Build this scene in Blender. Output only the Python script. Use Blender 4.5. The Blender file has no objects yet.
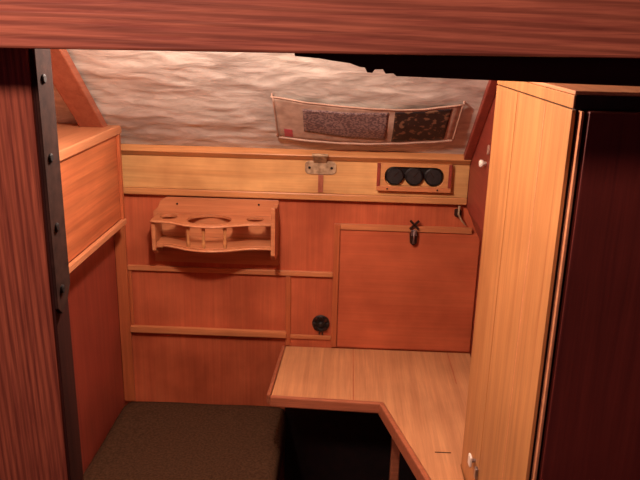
import bpy, bmesh, math, random
from math import sin, cos, tan, pi, radians, atan, sqrt
from mathutils import Vector, Matrix, noise
from mathutils.geometry import tessellate_polygon

S = bpy.context.scene
COL = S.collection

# ---------------------------------------------------------------- camera
F_PX = 706.0
PITCH = atan(215 / 706.0); YAW = radians(2.0); ROLL = radians(1.4)
fwd = Vector((-sin(YAW) * cos(PITCH), cos(YAW) * cos(PITCH), -sin(PITCH)))
r0 = Vector((cos(YAW), sin(YAW), 0)); u0 = r0.cross(fwd)
rt = r0 * cos(ROLL) + u0 * sin(ROLL); up = u0 * cos(ROLL) - r0 * sin(ROLL)
cd = bpy.data.cameras.new('camera'); cam = bpy.data.objects.new('camera', cd); COL.objects.link(cam)
cam.matrix_world = Matrix(((rt.x, up.x, -fwd.x, 0), (rt.y, up.y, -fwd.y, 0), (rt.z, up.z, -fwd.z, 0), (0, 0, 0, 1)))
cd.sensor_fit = 'HORIZONTAL'; cd.sensor_width = 36.0; cd.lens = F_PX / 640 * 36.0; cd.clip_start = 0.02
S.camera = cam

# ---------------------------------------------------------------- light and exposure
w = bpy.data.worlds.new('world'); S.world = w; w.use_nodes = True
bg = w.node_tree.nodes['Background']; bg.inputs[0].default_value = (1.0, 0.32, 0.48, 1); bg.inputs[1].default_value = 0.05
def lamp(name, kind, loc, power, col, size, target=None):
    l = bpy.data.lights.new(name, kind); o = bpy.data.objects.new(name, l); COL.objects.link(o)
    o.location = loc; l.energy = power; l.color = col
    if kind == 'POINT': l.shadow_soft_size = size
    else:
        l.shape = 'DISK'; l.size = size
    if target: o.rotation_euler = (Vector(target) - Vector(loc)).to_track_quat('-Z', 'Y').to_euler()
    return o
lamp('cabin_lamp_light', 'POINT', (-0.24, 1.20, 0.05), 28.0, (1.0, 0.76, 0.64), 0.028)
lamp('saloon_lamp_light', 'AREA', (-0.60, 0.02, 0.66), 14.5, (1.0, 0.64, 0.58), 0.2, (-0.35, 0.85, -0.3))
S.view_settings.view_transform = 'Standard'; S.view_settings.look = 'None'
S.view_settings.gamma = 1.0; S.view_settings.use_curve_mapping = False
S.view_settings.exposure = 0.0

# ---------------------------------------------------------------- materials
def lin(c):
    return tuple(((v / 255) / 12.92 if v / 255 <= 0.04045 else (((v / 255) + 0.055) / 1.055) ** 2.4) for v in c) + (1,)
def base_mat(name):
    m = bpy.data.materials.new(name); m.use_nodes = True
    nt = m.node_tree; return m, nt, nt.nodes['Principled BSDF']
def N(nt, t, **k):
    n = nt.nodes.new(t)
    for a, b in k.items(): setattr(n, a, b)
    return n
def ramp(nt, fac, c0, c1, p0=0.3, p1=0.7):
    r = N(nt, 'ShaderNodeValToRGB'); e = r.color_ramp.elements
    e[0].position = p0; e[0].color = c0; e[1].position = p1; e[1].color = c1
    nt.links.new(fac, r.inputs[0]); return r.outputs[0]
def mix(nt, a, b, fac, mode='MIX'):
    n = N(nt, 'ShaderNodeMix', data_type='RGBA', blend_type=mode)
    if isinstance(fac, (int, float)): n.inputs[0].default_value = fac
    else: nt.links.new(fac, n.inputs[0])
    for s, v in ((n.inputs[6], a), (n.inputs[7], b)):
        if isinstance(v, tuple): s.default_value = v
        else: nt.links.new(v, s)
    return n.outputs[2]
def wood(name, light, dark, axis='z', freq=30, strong=0.5, rough=0.42, blotch=0.35, rings=0.0, bump=0.15, seed=0.0, spec=0.4):
    m, nt, b = base_mat(name)
    tc = N(nt, 'ShaderNodeTexCoord'); mp = N(nt, 'ShaderNodeMapping')
    sc = [freq] * 3; sc['xyz'.index(axis)] = freq * 0.035
    mp.inputs['Scale'].default_value = sc; mp.inputs['Location'].default_value = (seed, seed * 1.7, seed * .6)
    nt.links.new(tc.outputs['Object'], mp.inputs[0])
    n1 = N(nt, 'ShaderNodeTexNoise'); n1.inputs['Scale'].default_value = 1.6; n1.inputs['Detail'].default_value = 7
    n1.inputs['Distortion'].default_value = 0.6; n1.inputs['Roughness'].default_value = 0.62
    nt.links.new(mp.outputs[0], n1.inputs[0])
    n2 = N(nt, 'ShaderNodeTexNoise'); n2.inputs['Scale'].default_value = 9; n2.inputs['Detail'].default_value = 3
    nt.links.new(mp.outputs[0], n2.inputs[0])
    L, D = lin(light), lin(dark)
    c = ramp(nt, n1.outputs[0], D, L, 0.36, 0.62)
    c = mix(nt, L, c, strong)
    f = ramp(nt, n2.outputs[0], (0.6, 0.6, 0.6, 1), (1.1, 1.1, 1.1, 1), 0.3, 0.7)
    c = mix(nt, c, f, 0.3, 'MULTIPLY')
    if rings:
        wv = N(nt, 'ShaderNodeTexWave', wave_type='BANDS', bands_direction='DIAGONAL')
        wv.inputs['Scale'].default_value = 0.55; wv.inputs['Distortion'].default_value = 5.5
        wv.inputs['Detail'].default_value = 2.5; wv.inputs['Detail Scale'].default_value = 0.6
        nt.links.new(mp.outputs[0], wv.inputs[0])
        rr = ramp(nt, wv.outputs[0], (0.45, 0.42, 0.42, 1), (1, 1, 1, 1), 0.1, 0.6)
        c = mix(nt, c, rr, rings, 'MULTIPLY')
    n3 = N(nt, 'ShaderNodeTexNoise'); n3.inputs['Scale'].default_value = 5.5; n3.inputs['Detail'].default_value = 4
    nt.links.new(tc.outputs['Object'], n3.inputs[0])
    bl = ramp(nt, n3.outputs[0], (0.62, 0.56, 0.54, 1), (1.12, 1.12, 1.12, 1), 0.35, 0.65)
    c = mix(nt, c, bl, blotch, 'MULTIPLY')
    nt.links.new(c, b.inputs['Base Color'])
    b.inputs['Roughness'].default_value = rough; b.inputs['Specular IOR Level'].default_value = spec
    bp = N(nt, 'ShaderNodeBump'); bp.inputs['Strength'].default_value = bump; bp.inputs['Distance'].default_value = 0.002
    nt.links.new(n1.outputs[0], bp.inputs['Height']); nt.links.new(bp.outputs[0], b.inputs['Normal'])
    return m
def plain(name, c1, c2, scale=40, rough=0.5, metal=0.0, bump=0.1, detail=4, p0=0.35, p1=0.65, spec=0.5):
    m, nt, b = base_mat(name)
    tc = N(nt, 'ShaderNodeTexCoord'); n = N(nt, 'ShaderNodeTexNoise')
    n.inputs['Scale'].default_value = scale; n.inputs['Detail'].default_value = detail
    nt.links.new(tc.outputs['Object'], n.inputs[0])
    nt.links.new(ramp(nt, n.outputs[0], lin(c1), lin(c2), p0, p1), b.inputs['Base Color'])
    b.inputs['Roughness'].default_value = rough; b.inputs['Metallic'].default_value = metal; b.inputs['Specular IOR Level'].default_value = spec
    bp = N(nt, 'ShaderNodeBump'); bp.inputs['Strength'].default_value = bump; bp.inputs['Distance'].default_value = 0.002
    nt.links.new(n.outputs[0], bp.inputs['Height']); nt.links.new(bp.outputs[0], b.inputs['Normal'])
    return m

M = {}
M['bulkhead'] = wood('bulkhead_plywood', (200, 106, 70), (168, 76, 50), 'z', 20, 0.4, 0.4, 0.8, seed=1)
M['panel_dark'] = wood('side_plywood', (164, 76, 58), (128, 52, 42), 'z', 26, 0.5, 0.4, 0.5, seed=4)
M['hatch'] = wood('hatch_plywood', (200, 106, 70), (172, 78, 50), 'x', 14, 0.35, 0.4, 0.7, seed=3)
M['trim'] = wood('trim_wood', (206, 134, 86), (166, 94, 60), 'x', 60, 0.5, 0.4, 0.3, seed=2)
M['trim_v'] = wood('trim_wood_upright', (190, 106, 64), (150, 74, 46), 'z', 60, 0.5, 0.4, 0.3, seed=6)
M['header'] = wood('header_wood', (222, 174, 114), (190, 132, 78), 'x', 22, 0.5, 0.36, 0.8, seed=7)
M['header_lip'] = wood('header_lip_wood', (206, 146, 92), (170, 110, 66), 'x', 50, 0.5, 0.4, 0.4, seed=8)
M['box'] = wood('locker_wood', (222, 134, 86), (176, 92, 58), 'y', 24, 0.7, 0.4, 0.4, rings=0.3, seed=9)
M['box_top'] = wood('locker_top_wood', (216, 150, 106), (182, 112, 76), 'y', 30, 0.5, 0.4, 0.3, seed=10)
M['desk'] = wood('desk_veneer', (210, 154, 106), (176, 120, 80), 'y', 34, 0.6, 0.42, 0.35, seed=11)
M['desk_edge'] = wood('desk_edge_wood', (176, 106, 74), (128, 70, 48), 'x', 60, 0.5, 0.35, 0.3, seed=12)
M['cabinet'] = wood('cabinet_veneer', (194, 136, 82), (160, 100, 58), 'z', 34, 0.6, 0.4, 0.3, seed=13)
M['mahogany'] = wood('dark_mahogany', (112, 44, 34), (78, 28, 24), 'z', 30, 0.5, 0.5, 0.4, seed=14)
M['beam'] = wood('beam_pine', (206, 122, 90), (146, 72, 58), 'x', 95, 0.75, 0.5, 0.3, rings=0.6, seed=15, bump=0.3)
M['post'] = wood('post_pine', (182, 98, 68), (124, 58, 44), 'z', 120, 0.75, 0.5, 0.3, rings=0.6, seed=16, bump=0.3)
M['jamb'] = wood('jamb_wood', (66, 34, 28), (42, 20, 18), 'z', 50, 0.7, 0.8, 0.3, rings=0.3, seed=17, spec=0.1)
M['dark_beam'] = wood('dark_board_wood', (64, 32, 32), (40, 20, 22), 'x', 30, 0.6, 0.8, 0.3, seed=18)
M['timber'] = wood('timber_wood', (168, 100, 74), (136, 66, 46), 'y', 40, 0.6, 0.45, 0.3, seed=19)
M['shelf'] = wood('shelf_wood', (204, 136, 92), (164, 96, 60), 'x', 46, 0.5, 0.38, 0.3, seed=20)
M['hull'] = wood('hull_lining', (150, 66, 50), (116, 44, 38), 'y', 24, 0.5, 0.45, 0.4, seed=21)
M['iron'] = plain('dark_iron', (46, 28, 23), (62, 40, 33), 60, 0.9, 0.0, 0.2, spec=0.08)
M['screw'] = plain('worn_screw', (16, 10, 10), (32, 22, 20), 90, 0.7, 0.0, spec=0.2)
M['brass'] = plain('tarnished_brass', (140, 112, 84), (186, 158, 124), 70, 0.5, 0.25, 0.2)
M['steel'] = plain('steel', (130, 120, 120), (190, 182, 180), 60, 0.3, 0.9)
M['black'] = plain('black_plastic', (14, 12, 12), (30, 26, 26), 60, 0.4)
M['dial'] = plain('dial_face', (20, 18, 18), (44, 36, 34), 120, 0.5)
M['white'] = plain('white_plastic', (228, 216, 200), (246, 238, 224), 30, 0.4, 0, 0.02)
M['cushion'] = plain('cushion_fabric', (64, 44, 30), (84, 60, 42), 160, 0.95, 0, 0.5, spec=0.1)
M['floor'] = wood('floor_boards', (60, 34, 26), (40, 22, 18), 'y', 20, 0.6, 0.6, 0.3)
M['recess'] = plain('recess_shade', (22, 12, 12), (34, 18, 16), 30, 0.8)  # near black, holds the shade under the desk and in the cabinet gap

def cloth_mat():
    m, nt, b = base_mat('deckhead_vinyl')
    tc = N(nt, 'ShaderNodeTexCoord')
    mp = N(nt, 'ShaderNodeMapping'); mp.inputs['Scale'].default_value = (9, 26, 26)
    nt.links.new(tc.outputs['Object'], mp.inputs[0])
    n = N(nt, 'ShaderNodeTexNoise'); n.inputs['Scale'].default_value = 1.0; n.inputs['Detail'].default_value = 7; n.inputs['Roughness'].default_value = 0.65
    n.inputs['Distortion'].default_value = 0.8
    nt.links.new(mp.outputs[0], n.inputs[0])
    n2 = N(nt, 'ShaderNodeTexNoise'); n2.inputs['Scale'].default_value = 4; n2.inputs['Detail'].default_value = 3
    nt.links.new(tc.outputs['Object'], n2.inputs[0])
    c = ramp(nt, n.outputs[0], lin((184, 173, 160)), lin((226, 219, 206)), 0.36, 0.62)
    c = mix(nt, c, ramp(nt, n2.outputs[0], (0.72, 0.68, 0.7, 1), (1.05, 1.05, 1.05, 1), 0.35, 0.62), 0.5, 'MULTIPLY')
    nt.links.new(c, b.inputs['Base Color']); b.inputs['Roughness'].default_value = 0.6
    bp = N(nt, 'ShaderNodeBump'); bp.inputs['Strength'].default_value = 0.5; bp.inputs['Distance'].default_value = 0.006
    nt.links.new(n.outputs[0], bp.inputs['Height']); nt.links.new(bp.outputs[0], b.inputs['Normal'])
    return m
M['cloth'] = cloth_mat()
M['pouch'] = plain('pouch_vinyl', (168, 142, 124), (196, 170, 150), 40, 0.5, 0, 0.3)
M['pouch_edge'] = plain('pouch_piping', (158, 126, 108), (184, 150, 130), 50, 0.5)
def speckle(name, base, spots, scale, thr, blur=0.06):
    m, nt, b = base_mat(name)
    tc = N(nt, 'ShaderNodeTexCoord'); v = N(nt, 'ShaderNodeTexNoise')
    v.inputs['Scale'].default_value = scale; v.inputs['Detail'].default_value = 2
    nt.links.new(tc.outputs['Object'], v.inputs[0])
    nt.links.new(ramp(nt, v.outputs[0], lin(base), lin(spots), thr, thr + blur), b.inputs['Base Color'])
    b.inputs['Roughness'].default_value = 0.45
    return m
M['net'] = speckle('speckled_print', (92, 72, 74), (142, 118, 112), 170, 0.48)
M['photo'] = speckle('dark_leaf_print', (34, 24, 24), (120, 88, 66), 62, 0.54, 0.07)
M['red_mark'] = plain('red_mark', (176, 70, 80), (190, 90, 96), 30, 0.6)

# ---------------------------------------------------------------- mesh helpers
def finish(name, bm, mat, parent=None, bevel=0.0, smooth=False, seg=2):
    bmesh.ops.recalc_face_normals(bm, faces=bm.faces)
    me = bpy.data.meshes.new(name); bm.to_mesh(me); bm.free()
    me.materials.append(M[mat]); o = bpy.data.objects.new(name, me); COL.objects.link(o)
    if smooth:
        for p in me.polygons: p.use_smooth = True
    if bevel:
        b = o.modifiers.new('bevel', 'BEVEL'); b.width = bevel; b.segments = seg; b.limit_method = 'ANGLE'; b.angle_limit = radians(35)
    if parent: o.parent = parent; o.matrix_parent_inverse = parent.matrix_world.inverted()
    return o
def box(bm, x0, x1, y0, y1, z0, z1, rot=None, pivot=None):
    vs = [bm.verts.new(p) for p in ((x0, y0, z0), (x1, y0, z0), (x1, y1, z0), (x0, y1, z0), (x0, y0, z1), (x1, y0, z1), (x1, y1, z1), (x0, y1, z1))]
    for f in ((0, 3, 2, 1), (4, 5, 6, 7), (0, 1, 5, 4), (1, 2, 6, 5), (2, 3, 7, 6), (3, 0, 4, 7)): bm.faces.new([vs[i] for i in f])
    if rot is not None:
        pv = Vector(pivot)
        for v in vs: v.co = rot @ (v.co - pv) + pv
    return vs
def prism(bm, outer, w0, w1, mp, holes=()):
    """outline (with holes) in u,v extruded from w0 to w1; mp maps (u,v,w) to the place"""
    loops = [list(outer)] + [list(h) for h in holes]
    flat = [p for l in loops for p in l]
    a = [bm.verts.new(mp(u, v, w0)) for u, v in flat]; b = [bm.verts.new(mp(u, v, w1)) for u, v in flat]
    if holes:
        for t in tessellate_polygon([[Vector((u, v, 0)) for u, v in l] for l in loops]):
            bm.faces.new([a[i] for i in t]); bm.faces.new([b[i] for i in reversed(t)])
    else:
        n = len(outer); bm.faces.new(a[:n]); bm.faces.new(list(reversed(b[:n])))
    k = 0
    for l in loops:
        n = len(l)
        for i in range(n):
            j = (i + 1) % n; bm.faces.new((a[k + i], a[k + j], b[k + j], b[k + i]))
        k += n
XY = lambda u, v, w: (u, v, w)
XZ = lambda u, v, w: (u, w, v)
YZ = lambda u, v, w: (w, u, v)
def tube(bm, pts, r, n=10, r_end=None):
    pts = [Vector(p) for p in pts]; rings = []
    for i, p in enumerate(pts):
        d = (pts[min(i + 1, len(pts) - 1)] - pts[max(i - 1, 0)]).normalized()
        a = d.orthogonal().normalized() if not rings else (prev - d * prev.dot(d)).normalized()
        prev = a; b = d.cross(a)
        rr = r if r_end is None else r + (r_end - r) * i / (len(pts) - 1)
        rings.append([bm.verts.new(p + a * (rr * cos(2 * pi * k / n)) + b * (rr * sin(2 * pi * k / n))) for k in range(n)])
    for q in range(len(rings) - 1):
        for k in range(n): bm.faces.new((rings[q][k], rings[q][(k + 1) % n], rings[q + 1][(k + 1) % n], rings[q + 1][k]))
    bm.faces.new(list(reversed(rings[0]))); bm.faces.new(rings[-1])
def lathe(bm, prof, origin, axis, n=28):
    """prof: (radius, height) list turned round axis from origin, first and last closed"""
    o = Vector(origin); d = Vector(axis).normalized(); a = d.orthogonal().normalized(); b = d.cross(a); rings = []
    for r, h in prof: rings.append([bm.verts.new(o + d * h + a * (r * cos(2 * pi * k / n)) + b * (r * sin(2 * pi * k / n))) for k in range(n)])
    for q in range(len(rings) - 1):
        for k in range(n): bm.faces.new((rings[q][k], rings[q][(k + 1) % n], rings[q + 1][(k + 1) % n], rings[q + 1][k]))
    bm.faces.new(list(reversed(rings[0]))); bm.faces.new(rings[-1])
def circ(cx, cy, rx, ry=None, n=32):
    ry = ry or rx; return [(cx + rx * cos(2 * pi * k / n), cy + ry * sin(2 * pi * k / n)) for k in range(n)]
def rrect(x0, x1, y0, y1, r, n=6):
    out = []
    for cx, cy, a in ((x1 - r, y1 - r, 0), (x0 + r, y1 - r, 90), (x0 + r, y0 + r, 180), (x1 - r, y0 + r, 270)):
        for k in range(n + 1):
            t = radians(a + 90 * k / n); out.append((cx + r * cos(t), cy + r * sin(t)))
    return out
BM = bmesh.new
def thing(name, label, cat, loc, group=None):
    o = bpy.data.objects.new(name, None); COL.objects.link(o); o.location = loc; o.empty_display_size = 0.05
    bpy.context.view_layer.update()
    o['label'] = label; o['category'] = cat
    if group: o['group'] = group
    return o
def tag(o, label, cat, group=None):
    o['label'] = label; o['category'] = cat
    if group: o['group'] = group
    return o
def struct(o): o['kind'] = 'structure'; return o
def screw(loc, axis, parent, mat='screw', r=0.004, name='screw', h=0.002):
    bm = BM(); lathe(bm, [(r, 0), (r, h * .6), (r * .7, h), (r * .1, h)], loc, axis, 12); return finish(name, bm, mat, parent)

# ---------------------------------------------------------------- room shell
SL = radians(40); ts, cs, sn = tan(SL), cos(SL), sin(SL)
def CE(x, t, off=0.0):      # a place on the sloping deckhead: t metres up the slope, off metres below the cloth
    return Vector((x, 2.0 - t * cs - off * sn, -0.355 + t * sn - off * cs))

bm = BM(); box(bm, -0.92, 0.60, 2.0, 2.03, -1.62, -0.20); struct(finish('wall_back', bm, 'bulkhead'))
bm = BM(); box(bm, -0.168, 0.4015, 1.992, 1.9995, -1.6195, -0.984); struct(finish('wall_back_shade', bm, 'recess'))  # dark sheet added where the desk shades the bulkhead
# padded deckhead: one wrinkled sheet, sloping then level over the doorway
def make_ceiling():
    bm = BM(); nx, nt_ = 150, 110; x0, x1 = -0.90, 1.0; t_max = 0.86; g = []
    for j in range(nt_ + 1):
        t = t_max * j / nt_; row = []
        for i in range(nx + 1):
            x = x0 + (x1 - x0) * i / nx
            d = noise.fractal(Vector((x * 7 + 3, t * 17, 0.3)), 1.0, 2.0, 5) * 0.0045 + noise.noise(Vector((x * 2.5, t * 9, 5))) * 0.005
            d += noise.fractal(Vector((x * 26, t * 50, 2)), 1.0, 2.0, 3) * 0.0022
            d *= min(1, t / 0.06)
            row.append(bm.verts.new(CE(x, t, d)))
        g.append(row)
    t = t_max
    back = [bm.verts.new((x0 + (x1 - x0) * i / nx, 0.86, CE(0, t_max).z)) for i in range(nx + 1)]
    g.append(back)
    for j in range(len(g) - 1):
        for i in range(nx): bm.faces.new((g[j][i], g[j][i + 1], g[j + 1][i + 1], g[j + 1][i]))
    o = finish('ceiling', bm, 'cloth', smooth=True)
    s = o.modifiers.new('solid', 'SOLIDIFY'); s.thickness = 0.01; s.offset = 1
    return struct(o)
make_ceiling()
bm = BM(); box(bm, -1.0, 1.1, 0.2, 2.03, -1.66, -1.62); struct(finish('floor', bm, 'floor'))
# left side: lining below the locker, hull set further out above it
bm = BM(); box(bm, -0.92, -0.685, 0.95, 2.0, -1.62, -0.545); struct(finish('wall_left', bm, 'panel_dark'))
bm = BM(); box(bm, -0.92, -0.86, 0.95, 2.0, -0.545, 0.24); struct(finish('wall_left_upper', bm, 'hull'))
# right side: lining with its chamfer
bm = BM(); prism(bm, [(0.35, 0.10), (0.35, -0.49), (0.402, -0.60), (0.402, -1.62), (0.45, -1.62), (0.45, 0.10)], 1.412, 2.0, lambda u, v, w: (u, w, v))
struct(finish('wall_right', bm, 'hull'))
bm = BM(); box(bm, 1.0, 1.04, 0.2, 2.0, -1.62, 0.24); struct(finish('wall_right_outer', bm, 'mahogany'))

# bulkhead trims
def strip(name, x0, x1, z0, z1, d, mat='trim', y=2.0):
    bm = BM(); box(bm, x0, x1, y - d, y, z0, z1); return struct(finish(name, bm, mat, None, 0.002))
strip('trim_1', -0.684, -0.650, -1.168, -0.482, 0.012, 'trim_v')       # corner stile
strip('trim_2', -0.650, -0.029, -0.723, -0.707, 0.010)
strip('trim_3', -0.650, -0.166, -0.925, -0.905, 0.016)
strip('trim_4', -0.170, -0.154, -0.953, -0.724, 0.007, 'trim_v')
strip('trim_5', -0.154, -0.029, -0.930, -0.916, 0.005)
strip('trim_6', -0.650, -0.640, -0.905, -0.723, 0.006, 'trim_v')
# batten along the foot of the deckhead, and batten along its right side
bm = BM()
vs = [CE(x, t, o) for x in (-0.66, 0.349) for t, o in ((-0.004, 0.0), (0.03, 0.0), (0.03, 0.022), (0.004, 0.022))]
vv = [bm.verts.new(v) for v in vs]
for f in ((0, 1, 2, 3), (7, 6, 5, 4), (0, 4, 5, 1), (1, 5, 6, 2), (2, 6, 7, 3), (3, 7, 4, 0)): bm.faces.new([vv[i] for i in f])
struct(finish('trim_7', bm, 'header_lip', None, 0.002))
bm = BM()
vv = [bm.verts.new(CE(x, t, o)) for t in (0.03, 0.60) for x, o in ((0.327, 0.0), (0.349, 0.0), (0.349, 0.02), (0.327, 0.02))]
for f in ((0, 1, 2, 3), (7, 6, 5, 4), (0, 4, 5, 1), (1, 5, 6, 2), (2, 6, 7, 3), (3, 7, 4, 0)): bm.faces.new([vv[i] for i in f])
struct(finish('trim_8', bm, 'hull', None, 0.002))

# sloping timber at the left edge of the deckhead
def ce_box(x0, x1, t0, t1, o0, o1):
    bm = BM(); vv = [bm.verts.new(CE(x, t, o)) for t in (t0, t1) for x, o in ((x0, o0), (x1, o0), (x1, o1), (x0, o1))]
    for f in ((0, 1, 2, 3), (7, 6, 5, 4), (0, 4, 5, 1), (1, 5, 6, 2), (2, 6, 7, 3), (3, 7, 4, 0)): bm.faces.new([vv[i] for i in f])
    return bm
tag(finish('ceiling_timber', ce_box(-0.710, -0.645, 0.035, 0.80, 0.010, 0.035), 'timber', None, 0.003),
         'sloping wooden timber along the left edge of the padded deckhead, above the box locker', 'timber')

# ---------------------------------------------------------------- header board across the bulkhead
hb = thing('header_board', 'pale golden wooden board across the bulkhead top, carrying hinge and gauges', 'board', (-0.14, 1.985, -0.42))
bm = BM(); box(bm, -0.685, 0.349, 1.985, 1.9995, -0.464, -0.352); finish('board', bm, 'header', hb, 0.001)
bm = BM(); box(bm, -0.685, 0.349, 1.979, 1.9995, -0.484, -0.4645); finish('lip', bm, 'header_lip', hb, 0.003)

hg = thing('strap_hinge', 'tarnished brass strap hinge with wide plate at the middle of the header board', 'hinge', (-0.072, 1.984, -0.39))
bm = BM(); prism(bm, rrect(-0.117, -0.028, -0.408, -0.370, 0.012), 1.9848, 1.9808, XZ); finish('wide_plate', bm, 'brass', hg, 0.001)
bm = BM(); prism(bm, [(1.984, -0.371), (1.982, -0.3765), (1.9544, -0.3533), (1.958, -0.349)], -0.093, -0.055, YZ)
finish('upper_tab', bm, 'brass', hg, 0.001)
bm = BM(); tube(bm, [(-0.096, 1.956, -0.349), (-0.052, 1.956, -0.349)], 0.005, 12); finish('knuckle', bm, 'brass', hg)
bm = BM(); box(bm, -0.079, -0.064, 1.9815, 1.9848, -0.461, -0.409); finish('tongue', bm, 'timber', hg, 0.001)
for x, z in ((-0.104, -0.389), (-0.041, -0.389)): screw((x, 1.9806, z), (0, -1, 0), hg, r=0.0038)

# gauges
gp = thing('gauge_panel', 'small framed wooden panel with a slot of three round black gauges', 'gauge panel', (0.193, 1.975, -0.445))
yf = 1.9715
bm = BM(); prism(bm, [(0.088, -0.446), (0.298, -0.446), (0.298, -0.367), (0.088, -0.367)], yf, 1.9848, XZ, [rrect(0.110, 0.277, -0.4325, -0.3775, 0.025)])
finish('frame', bm, 'header_lip', gp, 0.0012)
bm = BM(); box(bm, 0.088, 0.298, yf - 0.006, yf - 0.0003, -0.4465, -0.434); finish('lower_batten', bm, 'trim', gp, 0.001)
for x0, x1 in ((0.088, 0.097), (0.289, 0.298)):
    bm = BM(); box(bm, x0, x1, yf - 0.004, yf - 0.0003, -0.4335, -0.367); finish('end_batten', bm, 'hull', gp, 0.001)
bm = BM(); box(bm, 0.112, 0.275, 1.9838, 1.9846, -0.412, -0.3785); finish('slot_shade', bm, 'black', gp)  # black plate painting the frame's shadow in the top of the slot
for x in (0.1385, 0.1935, 0.2485):
    bm = BM(); lathe(bm, [(0.0262, 0), (0.0262, 0.009), (0.0235, 0.011), (0.0225, 0.0075), (0.001, 0.0075)], (x, 1.9845, -0.405), (0, -1, 0)); g = finish('gauge', bm, 'black', gp)
    bm = BM(); lathe(bm, [(0.021, 0), (0.021, 0.0006), (0.001, 0.0006)], (x, 1.9769, -0.405), (0, -1, 0)); finish('dial', bm, 'dial', g)
    bm = BM(); box(bm, x - 0.001, x + 0.001, 1.9748, 1.9761, -0.408, -0.388, Matrix.Rotation(radians(40 if x < .2 else -35), 3, 'Y'), (x, 1.9755, -0.405)); finish('needle', bm, 'iron', g)
for x in (0.118, 0.260): screw((x, yf - 0.006, -0.440), (0, -1, 0), gp, r=0.0025)

# ---------------------------------------------------------------- locker door on the right of the bulkhead
ld = thing('locker_door', 'large square red-brown locker door in the bulkhead, over the desk', 'locker door', (0.18, 2.0, -0.95))
bm = BM(); box(bm, -0.010, 0.398, 1.993, 1.9998, -0.950, -0.574); finish('panel', bm, 'hatch', ld, 0.001)
bm = BM(); box(bm, -0.0285, -0.0115, 1.988, 1.9998, -0.950, -0.555); finish('side_rail', bm, 'trim_v', ld, 0.0015)
bm = BM(); box(bm, -0.0110, 0.372, 1.988, 1.9998, -0.572, -0.555); finish('top_rail', bm, 'trim', ld, 0.0015)
bm = BM(); prism(bm, [(0.192, -0.575), (0.216, -0.575), (0.214, -0.604), (0.204, -0.612), (0.194, -0.604)], 1.9925, 1.980, XZ); lt = finish('latch', bm, 'iron', ld, 0.002)
bm = BM(); tube(bm, [(0.204, 1.979, -0.604), (0.204, 1.974, -0.580), (0.204, 1.980, -0.562)], 0.0032, 8); finish('latch_hook', bm, 'steel', lt)
bm = BM()
for a in (45, -45): box(bm, 0.186, 0.222, 1.9795, 1.9875, -0.552, -0.546, Matrix.Rotation(radians(a), 3, 'Y'), (0.204, 1.98, -0.549))
finish('latch_keeper', bm, 'iron', lt, 0.001)
bm = BM(); box(bm, 0.195, 0.212, 1.976, 1.9795, -0.580, -0.563); finish('latch_plate', bm, 'steel', lt, 0.001)

# small hook below the right end of the header
hk = thing('lever_hook', 'small metal lever hook hanging below the right end of the header board', 'hook', (0.33, 1.99, -0.51))
bm = BM(); prism(bm, rrect(0.318, 0.338, -0.522, -0.500, 0.005), 1.9998, 1.988, XZ); finish('base_plate', bm, 'iron', hk, 0.001)
bm = BM(); tube(bm, [(0.329, 1.985, -0.488), (0.328, 1.980, -0.512), (0.338, 1.978, -0.530), (0.352, 1.982, -0.546)], 0.0035, 8, 0.002); finish('lever', bm, 'brass', hk)

# white knob and small white button on the right lining
kn = thing('white_knob', 'small white knob on the dark right side lining, beside the pale cabinet', 'knob', (0.35, 1.78, -0.33))
bm = BM(); lathe(bm, [(0.005, 0.0005), (0.005, 0.006), (0.009, 0.009), (0.010, 0.015), (0.007, 0.018), (0.001, 0.018)], (0.35, 1.76, -0.322), (-1, 0, 0), 18); finish('grip', bm, 'white', kn, smooth=True)
bm = BM(); prism(bm, circ(1.745, -0.285, 0.007, 0.012, 16), 0.3499, 0.3465, YZ)
tag(finish('cover_button', bm, 'pouch_edge'), 'pale oval button just above the white knob', 'button')

# ---------------------------------------------------------------- round black fitting
rv = thing('round_vent', 'small round black lobed fitting on the bulkhead just above the desk', 'vent', (-0.061, 2.0, -0.90))
c0 = (-0.061, 1.9998, -0.876)
bm = BM(); lathe(bm, [(0.027, 0), (0.027, 0.004), (0.025, 0.006), (0.018, 0.006), (0.016, 0.004), (0.001, 0.004)], c0, (0, -1, 0)); finish('rim', bm, 'black', rv)
bm = BM(); lathe(bm, [(0.007, 0.0045), (0.007, 0.014), (0.005, 0.016), (0.001, 0.016)], c0, (0, -1, 0), 16); finish('hub', bm, 'black', rv)
for k in range(8):
    a = 2 * pi * k / 8; bm = BM()
    lathe(bm, [(0.0055, 0.0065), (0.0055, 0.011), (0.0035, 0.012), (0.0005, 0.012)], (c0[0] + 0.0205 * cos(a), c0[1], c0[2] + 0.0205 * sin(a)), (0, -1, 0), 12)
    finish('lug', bm, 'iron' if k % 2 else 'black', rv)
for s in (-0.006, 0.004):
    bm = BM(); box(bm, c0[0] + s, c0[0] + s + 0.004, 1.993, 1.9945, -0.912, -0.9035); finish('tab', bm, 'black', rv)

# ---------------------------------------------------------------- bottle and glass rack
rk = thing('glass_rack', 'wooden bulkhead rack with ring-holed upper tray, wavy fronts and spindles', 'rack', (-0.38, 2.0, -0.69))
bm = BM(); prism(bm, [(-0.562, -0.69), (-0.192, -0.69), (-0.192, -0.490), (-0.52, -0.490), (-0.54, -0.503), (-0.548, -0.522), (-0.562, -0.535)], 1.9875, 1.9998, XZ); finish('back_board', bm, 'shelf', rk, 0.001)
def front(off=0.0):
    pts = [(-0.548, 1.907), (-0.535, 1.905), (-0.515, 1.904), (-0.49, 1.899), (-0.465, 1.887), (-0.44, 1.874), (-0.41, 1.866), (-0.385, 1.864), (-0.36, 1.866), (-0.33, 1.874), (-0.305, 1.886), (-0.28, 1.897), (-0.255, 1.903), (-0.2055, 1.905)]
    return [(x, y + off) for x, y in pts]
outl = front() + [(-0.2055, 1.987), (-0.548, 1.987)]
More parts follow.
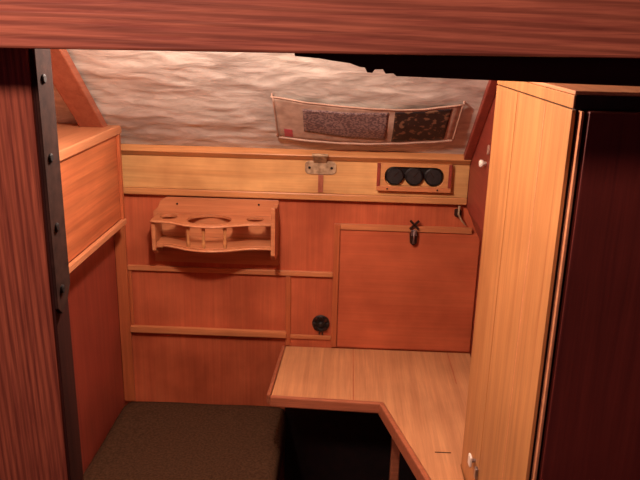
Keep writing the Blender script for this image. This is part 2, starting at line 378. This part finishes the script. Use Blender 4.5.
bm = BM(); prism(bm, outl, -0.546, -0.538, XY, [circ(-0.385, 1.929, 0.064, 0.053), circ(-0.505, 1.946, 0.025, 0.025, 20), circ(-0.255, 1.946, 0.025, 0.025, 20)]); finish('upper_tray', bm, 'shelf', rk, 0.001)
outl2 = [(-0.5365, 1.9135)] + front(0.008)[2:] + [(-0.2055, 1.987), (-0.5365, 1.987)]
bm = BM(); prism(bm, outl2, -0.622, -0.608, XY); finish('lower_tray', bm, 'shelf', rk, 0.001)
for zz, off, nm, k0 in ((-0.542, -0.0035, 'upper_highlight', 0), (-0.615, 0.0045, 'lower_highlight', 2)):
    bm = BM(); pp = front(off)[k0:]; bm2 = [(x, y, zz) for x, y in pp]
    tube(bm, bm2, 0.0033, 8); finish(nm, bm, 'box_top', rk, smooth=True)  # pale tubes added as the highlight along the tray fronts
for x, y in ((-0.437, 1.885), (-0.392, 1.877), (-0.333, 1.885)):
    bm = BM(); lathe(bm, [(0.0042, 0), (0.0055, 0.01), (0.0042, 0.02), (0.0042, 0.042), (0.0055, 0.052), (0.0042, 0.0615)], (x, y, -0.6078), (0, 0, 1), 12); finish('spindle', bm, 'header_lip', rk)
bm = BM(); prism(bm, [(1.9872, -0.655), (1.9872, -0.5465), (1.910, -0.5465), (1.910, -0.630), (1.93, -0.645)], -0.548, -0.537, YZ); finish('end_bracket', bm, 'shelf', rk, 0.0015)
bm = BM(); prism(bm, [(1.9872, -0.655), (1.9872, -0.500), (1.95, -0.505), (1.905, -0.490), (1.897, -0.492), (1.893, -0.63), (1.92, -0.65)], -0.2050, -0.193, YZ); finish('end_bracket', bm, 'shelf', rk, 0.0015)
for x, z in ((-0.25, -0.505), (-0.49, -0.51)): screw((x, 1.9875, z), (0, -1, 0), rk, r=0.003)

# ---------------------------------------------------------------- box locker on the left
bl = thing('box_locker', 'orange-brown wooden box locker fixed high on the left side, behind the post', 'locker', (-0.74, 1.6, -0.54))
bm = BM(); box(bm, -0.859, -0.628, 1.15, 1.905, -0.535, -0.297); finish('body', bm, 'box', bl, 0.001)
bm = BM(); box(bm, -0.859, -0.618, 1.14, 1.915, -0.2965, -0.273); finish('top', bm, 'box_top', bl, 0.003)
bm = BM(); box(bm, -0.6278, -0.619, 1.89, 1.905, -0.535, -0.2968); finish('end_stile', bm, 'trim_v', bl, 0.001)
bm = BM(); box(bm, -0.6278, -0.616, 1.15, 1.905, -0.552, -0.5355); finish('bottom_lip', bm, 'box_top', bl, 0.002)

# ---------------------------------------------------------------- desk
dk = thing('desk', 'brown wooden desk top with angled cut-out corner, fixed under the locker door', 'desk', (0.1, 1.7, -1.6))
ZT = -0.957
diag0, diag1 = (0.126, 1.672), (0.281, 1.105)
bm = BM(); prism(bm, [(-0.168, 1.998), (-0.180, 1.690), (0.122, 1.678), (0.2275, 1.2985), (0.281, 1.105), (0.2855, 1.10), (0.2855, 1.4135), (0.4005, 1.4135), (0.4005, 1.998)], ZT - 0.024, ZT, XY); finish('desk_top', bm, 'desk', dk, 0.001)
def edge(name, p, q, th, z0, z1, mat):
    p, q = Vector((p[0], p[1], 0)), Vector((q[0], q[1], 0)); d = (q - p).normalized(); n = Vector((d.y, -d.x, 0))
    bm = BM(); a = [p, q, q + n * th, p + n * th]; prism(bm, [(v.x, v.y) for v in a], z0, z1, XY)
    return finish(name, bm, mat, dk, 0.004)
e1 = edge('front_edge', (-0.182, 1.6895), (0.1205, 1.6775), 0.014, ZT - 0.027, ZT + 0.004, 'desk_edge')
e2 = edge('angled_edge', (0.1205, 1.6775), (0.2265, 1.2975), 0.014, ZT - 0.034, ZT + 0.004, 'desk_edge')
e3 = edge('side_edge', (-0.1685, 1.998), (-0.182, 1.6895), 0.011, ZT - 0.027, ZT + 0.003, 'desk_edge')
bm = BM(); box(bm, 0.155, 0.180, 1.735, 1.765, -1.6195, -0.9815); finish('leg', bm, 'desk_edge', dk, 0.003)
for x, y0, y1 in ((0.040, 1.684, 1.997), (0.330, 1.80, 1.997)):
    bm = BM(); box(bm, x, x + 0.0022, y0, y1, ZT - 0.001, ZT + 0.0006); finish('inlay_line', bm, 'trim_v', dk)
bm = BM(); box(bm, 0.232, 0.270, 1.456, 1.459, ZT - 0.001, ZT + 0.0006); finish('inlay_line', bm, 'jamb', dk)

# ---------------------------------------------------------------- berth
bm = BM(); box(bm, -0.6845, -0.17, 0.98, 1.9995, -1.6195, -1.272)
tag(finish('berth', bm, 'panel_dark', None, 0.004), 'wooden berth base under the dark cushion on the left', 'berth')
def cushion():
    bm = BM(); box(bm, -0.682, -0.160, 1.0, 1.996, -1.271, -1.160)
    bmesh.ops.subdivide_edges(bm, edges=bm.edges[:], cuts=24, use_grid_fill=True)
    x0, x1, y0, y1, z0, z1 = -0.682, -0.160, 1.0, 1.996, -1.271, -1.160; r = 0.028
    for v in bm.verts:
        c = Vector((min(max(v.co.x, x0 + r), x1 - r), min(max(v.co.y, y0 + r), y1 - r), min(max(v.co.z, z0 + r), z1 - r)))
        d = v.co - c
        if d.length > 1e-6: v.co = c + d.normalized() * r
        if v.co.z > -1.2: v.co.z += 0.004 * noise.noise(v.co * 6) + 0.004 * sin(pi * (v.co.x - x0) / (x1 - x0))
    return finish('berth_cushion', bm, 'cushion', None, smooth=True)
tag(cushion(), 'dark olive-brown berth cushion at lower left against the bulkhead', 'cushion')

# ---------------------------------------------------------------- tall cabinet on the right
cb = thing('tall_cabinet', 'tall golden veneer cabinet on the right with dark red-brown front', 'cabinet', (0.6, 1.2, -1.62))
A = (0.2865, 1.4105); B = (0.3068, 0.990)
def foot(z0, z1, mat, name, inset=0.0, back=0.0):
    bm = BM(); prism(bm, [(A[0] + inset, A[1] - back), (0.99, A[1] - back), (0.99, B[1] + inset), (B[0] + inset, B[1] + inset)], z0, z1, XY); return finish(name, bm, mat, cb, 0.0012)
foot(-1.6195, -0.103, 'recess', 'carcass', 0.006)
foot(-0.1015, -0.0835, 'cabinet', 'frieze', 0.0)
foot(-0.083, -0.0775, 'box_top', 'top', 0.001)
dv = Vector((B[0] - A[0], B[1] - A[1], 0)); Lf = dv.length; dv.normalize(); nv = Vector((dv.y, -dv.x, 0))
if nv.x > 0: nv = -nv
FACE = lambda u, v, w: tuple(Vector((A[0], A[1], 0)) + dv * u + nv * w + Vector((0, 0, v)))   # u along the face from its far edge
bm = BM(); prism(bm, [(0.0, -1.619), (0.1475, -1.619), (0.1475, -0.1035), (0.0, -0.1035)], -0.0055, 0.0, FACE); finish('side_stile', bm, 'cabinet', cb, 0.0008)
bm = BM(); prism(bm, [(0.1503, -1.619), (Lf - 0.001, -1.619), (Lf - 0.001, -0.1035), (0.1503, -0.1035)], -0.0055, 0.0, FACE); sd = finish('side_door', bm, 'cabinet', cb, 0.0008)
bm = BM(); prism(bm, [(0.3015, -1.6), (0.305, -1.6), (0.305, -0.106), (0.3015, -0.106)], 0.00005, 0.0003, FACE); finish('inlay_bead', bm, 'box_top', sd)
# white turn latch low on the stile
bm = BM(); tube(bm, [FACE(0.116, -0.866, 0.0005), FACE(0.116, -0.866, 0.009)], 0.004, 10); kb = finish('latch_spindle', bm, 'steel', cb)
bm = BM(); prism(bm, rrect(0.106, 0.126, -0.878, -0.852, 0.005), 0.009, 0.014, FACE); finish('white_grip', bm, 'white', kb, 0.002)['label'] = 'white latch grip'
bm = BM(); prism(bm, rrect(0.134, 0.147, -0.892, -0.866, 0.003), 0.0003, 0.006, FACE); finish('latch_keeper', bm, 'steel', cb, 0.001)
# dark front, and a pale strip painted as its lit edge
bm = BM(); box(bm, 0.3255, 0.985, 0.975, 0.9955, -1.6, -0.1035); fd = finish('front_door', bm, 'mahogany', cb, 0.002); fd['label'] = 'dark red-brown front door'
bm = BM(); box(bm, 0.3165, 0.3205, 0.9800, 0.9955, -1.6, -0.104); finish('lit_edge', bm, 'box_top', cb, 0.001)
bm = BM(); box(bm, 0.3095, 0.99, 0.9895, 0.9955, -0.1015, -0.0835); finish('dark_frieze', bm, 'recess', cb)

# ---------------------------------------------------------------- doorway: beam, post, ragged dark board
bm = BM(); prism(bm, [(-1.0, -0.038), (-0.055, -0.0305), (0.313, -0.0265), (1.1, -0.021), (1.1, 0.20), (-1.0, 0.20)], 0.80, 0.86, XZ)
tag(finish('overhead_beam', bm, 'beam', None, 0.003), 'thick red-brown pine beam across the top, in front of everything', 'beam')
# nearly black board behind the beam, its lower edge broken at the left
prof = [(-0.075, 0.02), (-0.065, -0.036), (-0.035, -0.038), (-0.022, -0.040), (0.000, -0.0425), (0.012, -0.0465), (0.018, -0.0470), (0.021, -0.0525), (0.027, -0.0530), (0.030, -0.0490), (0.040, -0.0485), (0.043, -0.0535), (0.052, -0.0530), (0.056, -0.0560), (0.235, -0.0590), (0.357, -0.0605), (0.99, -0.064), (0.99, 0.19), (-0.075, 0.19)]
bm = BM(); prism(bm, prof, 0.8605, 0.905, XZ)
tag(finish('dark_board', bm, 'dark_beam'), 'nearly black board with a ragged lower left edge behind the beam', 'board')

ps = thing('door_post', 'broad red-brown grained post at the far left carrying an iron strip', 'post', (-0.5, 0.88, -1.62))
bm = BM(); box(bm, -0.66, -0.3868, 0.862, 0.908, -1.6195, 0.15); finish('plank', bm, 'post', ps, 0.003)
bm = BM(); box(bm, -0.3864, -0.3830, 0.8635, 0.908, -1.6195, 0.15); finish('jamb_face', bm, 'jamb', ps, 0.001)
bm = BM(); prism(bm, [(0.862, 0.02), (0.9095, 0.02), (0.9095, -0.352), (0.895, -0.372), (0.875, -0.384), (0.862, -0.372)], -0.3825, -0.3785, lambda u, v, w: (w, u, v)); st = finish('iron_strip', bm, 'iron', ps, 0.001); st['label'] = 'dark iron strip with screws'
for y, z in ((0.880, -0.072), (0.880, -0.171), (0.880, -0.263), (0.880, -0.350)):
    screw((-0.3785, y, z), (1, 0, 0), st, r=0.006, h=0.0025)

# ---------------------------------------------------------------- vinyl pouch pinned to the deckhead
pc = thing('hanging_pouch', 'pale sagging vinyl pouch holding two printed pieces, on the padded deckhead', 'pouch', CE(0.05, 0.24, 0.01))
def lerp_tab(tab, x):
    for (xa, a), (xb, b) in zip(tab, tab[1:]):
        if x <= xb: return a + (b - a) * max(0, (x - xa)) / (xb - xa)
    return tab[-1][1]
TOP = [(-0.195, 0.297), (-0.10, 0.280), (-0.046, 0.270), (0.04, 0.262), (0.122, 0.257), (0.20, 0.266), (0.29, 0.288)]
BOT = [(-0.196, 0.110), (-0.13, 0.102), (-0.074, 0.097), (0.043, 0.093), (0.17, 0.103), (0.23, 0.110), (0.292, 0.119)]
def pouch_pt(x, s, off=0.0):    # s 0 = bottom, 1 = top
    t = lerp_tab(BOT, x) + (lerp_tab(TOP, x) - lerp_tab(BOT, x)) * s
    u = (x + 0.19) / 0.475
    bulge = 0.009 + 0.008 * sin(pi * u) * (0.35 + 0.65 * sin(pi * min(1, s + 0.15))) + 0.003 * noise.noise(Vector((x * 14, s * 3, 1)))
    return CE(x, t, bulge + off)
def patch(x0, x1, s0, s1, off, th, nx=26, ns=12, skew=None):
    bm = BM(); lay = []
    for o in (off, off + th):
        lay.append([[bm.verts.new(pouch_pt(x0 + (x1 - x0) * i / nx, (s0 + (s1 - s0) * j / ns) if not skew else (s0 + skew * (1 - i / nx) + (s1 - s0 - 1.6 * skew * (1 - i / nx)) * j / ns), o)) for i in range(nx + 1)] for j in range(ns + 1)])
    for k, g in enumerate(lay):
        for j in range(ns):
            for i in range(nx): bm.faces.new((g[j][i], g[j][i + 1], g[j + 1][i + 1], g[j + 1][i]))
    a, b = lay
    rim = [(0, i) for i in range(nx)] + [(j, nx) for j in range(ns)] + [(ns, i) for i in range(nx, 0, -1)] + [(j, 0) for j in range(ns, 0, -1)]
    for k in range(len(rim)):
        (j0, i0), (j1, i1) = rim[k], rim[(k + 1) % len(rim)]
        bm.faces.new((a[j0][i0], a[j1][i1], b[j1][i1], b[j0][i0]))
    return bm
finish('backing', patch(-0.188, 0.284, 0.0, 1.0, 0.0, 0.0015), 'pouch', pc, smooth=True)
finish('speckled_insert', patch(-0.115, 0.103, 0.14, 0.90, 0.0020, 0.001, skew=0.12), 'net', pc, smooth=True)['label'] = 'grey speckled insert'
finish('dark_insert', patch(0.119, 0.258, 0.07, 0.93, 0.0020, 0.001), 'photo', pc, smooth=True)['label'] = 'dark leaf-patterned insert'
bm = BM(); tube(bm, [pouch_pt(-0.188 + 0.472 * i / 30, 0.0, 0.002) for i in range(31)], 0.0035, 8); finish('bottom_piping', bm, 'pouch_edge', pc, smooth=True)
bm = BM(); tube(bm, [pouch_pt(-0.188 + 0.472 * i / 30, 1.0, 0.002) for i in range(31)], 0.0022, 8); finish('top_piping', bm, 'pouch_edge', pc, smooth=True)
for x in (-0.187, 0.283):
    bm = BM(); tube(bm, [pouch_pt(x, s / 10, 0.002) for s in range(11)], 0.0025, 8); finish('side_piping', bm, 'pouch_edge', pc, smooth=True)
finish('red_mark', patch(-0.168, -0.146, 0.06, 0.26, 0.0020, 0.0008, 6, 4), 'red_mark', pc)
for x, s in ((-0.190, 0.98), (-0.190, 0.02), (0.285, 0.98), (0.285, 0.02)):
    p = pouch_pt(x, s, 0.0); q = CE(x, lerp_tab(TOP if s > .5 else BOT, x), 0.0)
    bm = BM(); tube(bm, [q, p + (p - q) * 0.2], 0.0025, 10); finish('pin', bm, 'pouch_edge', pc)
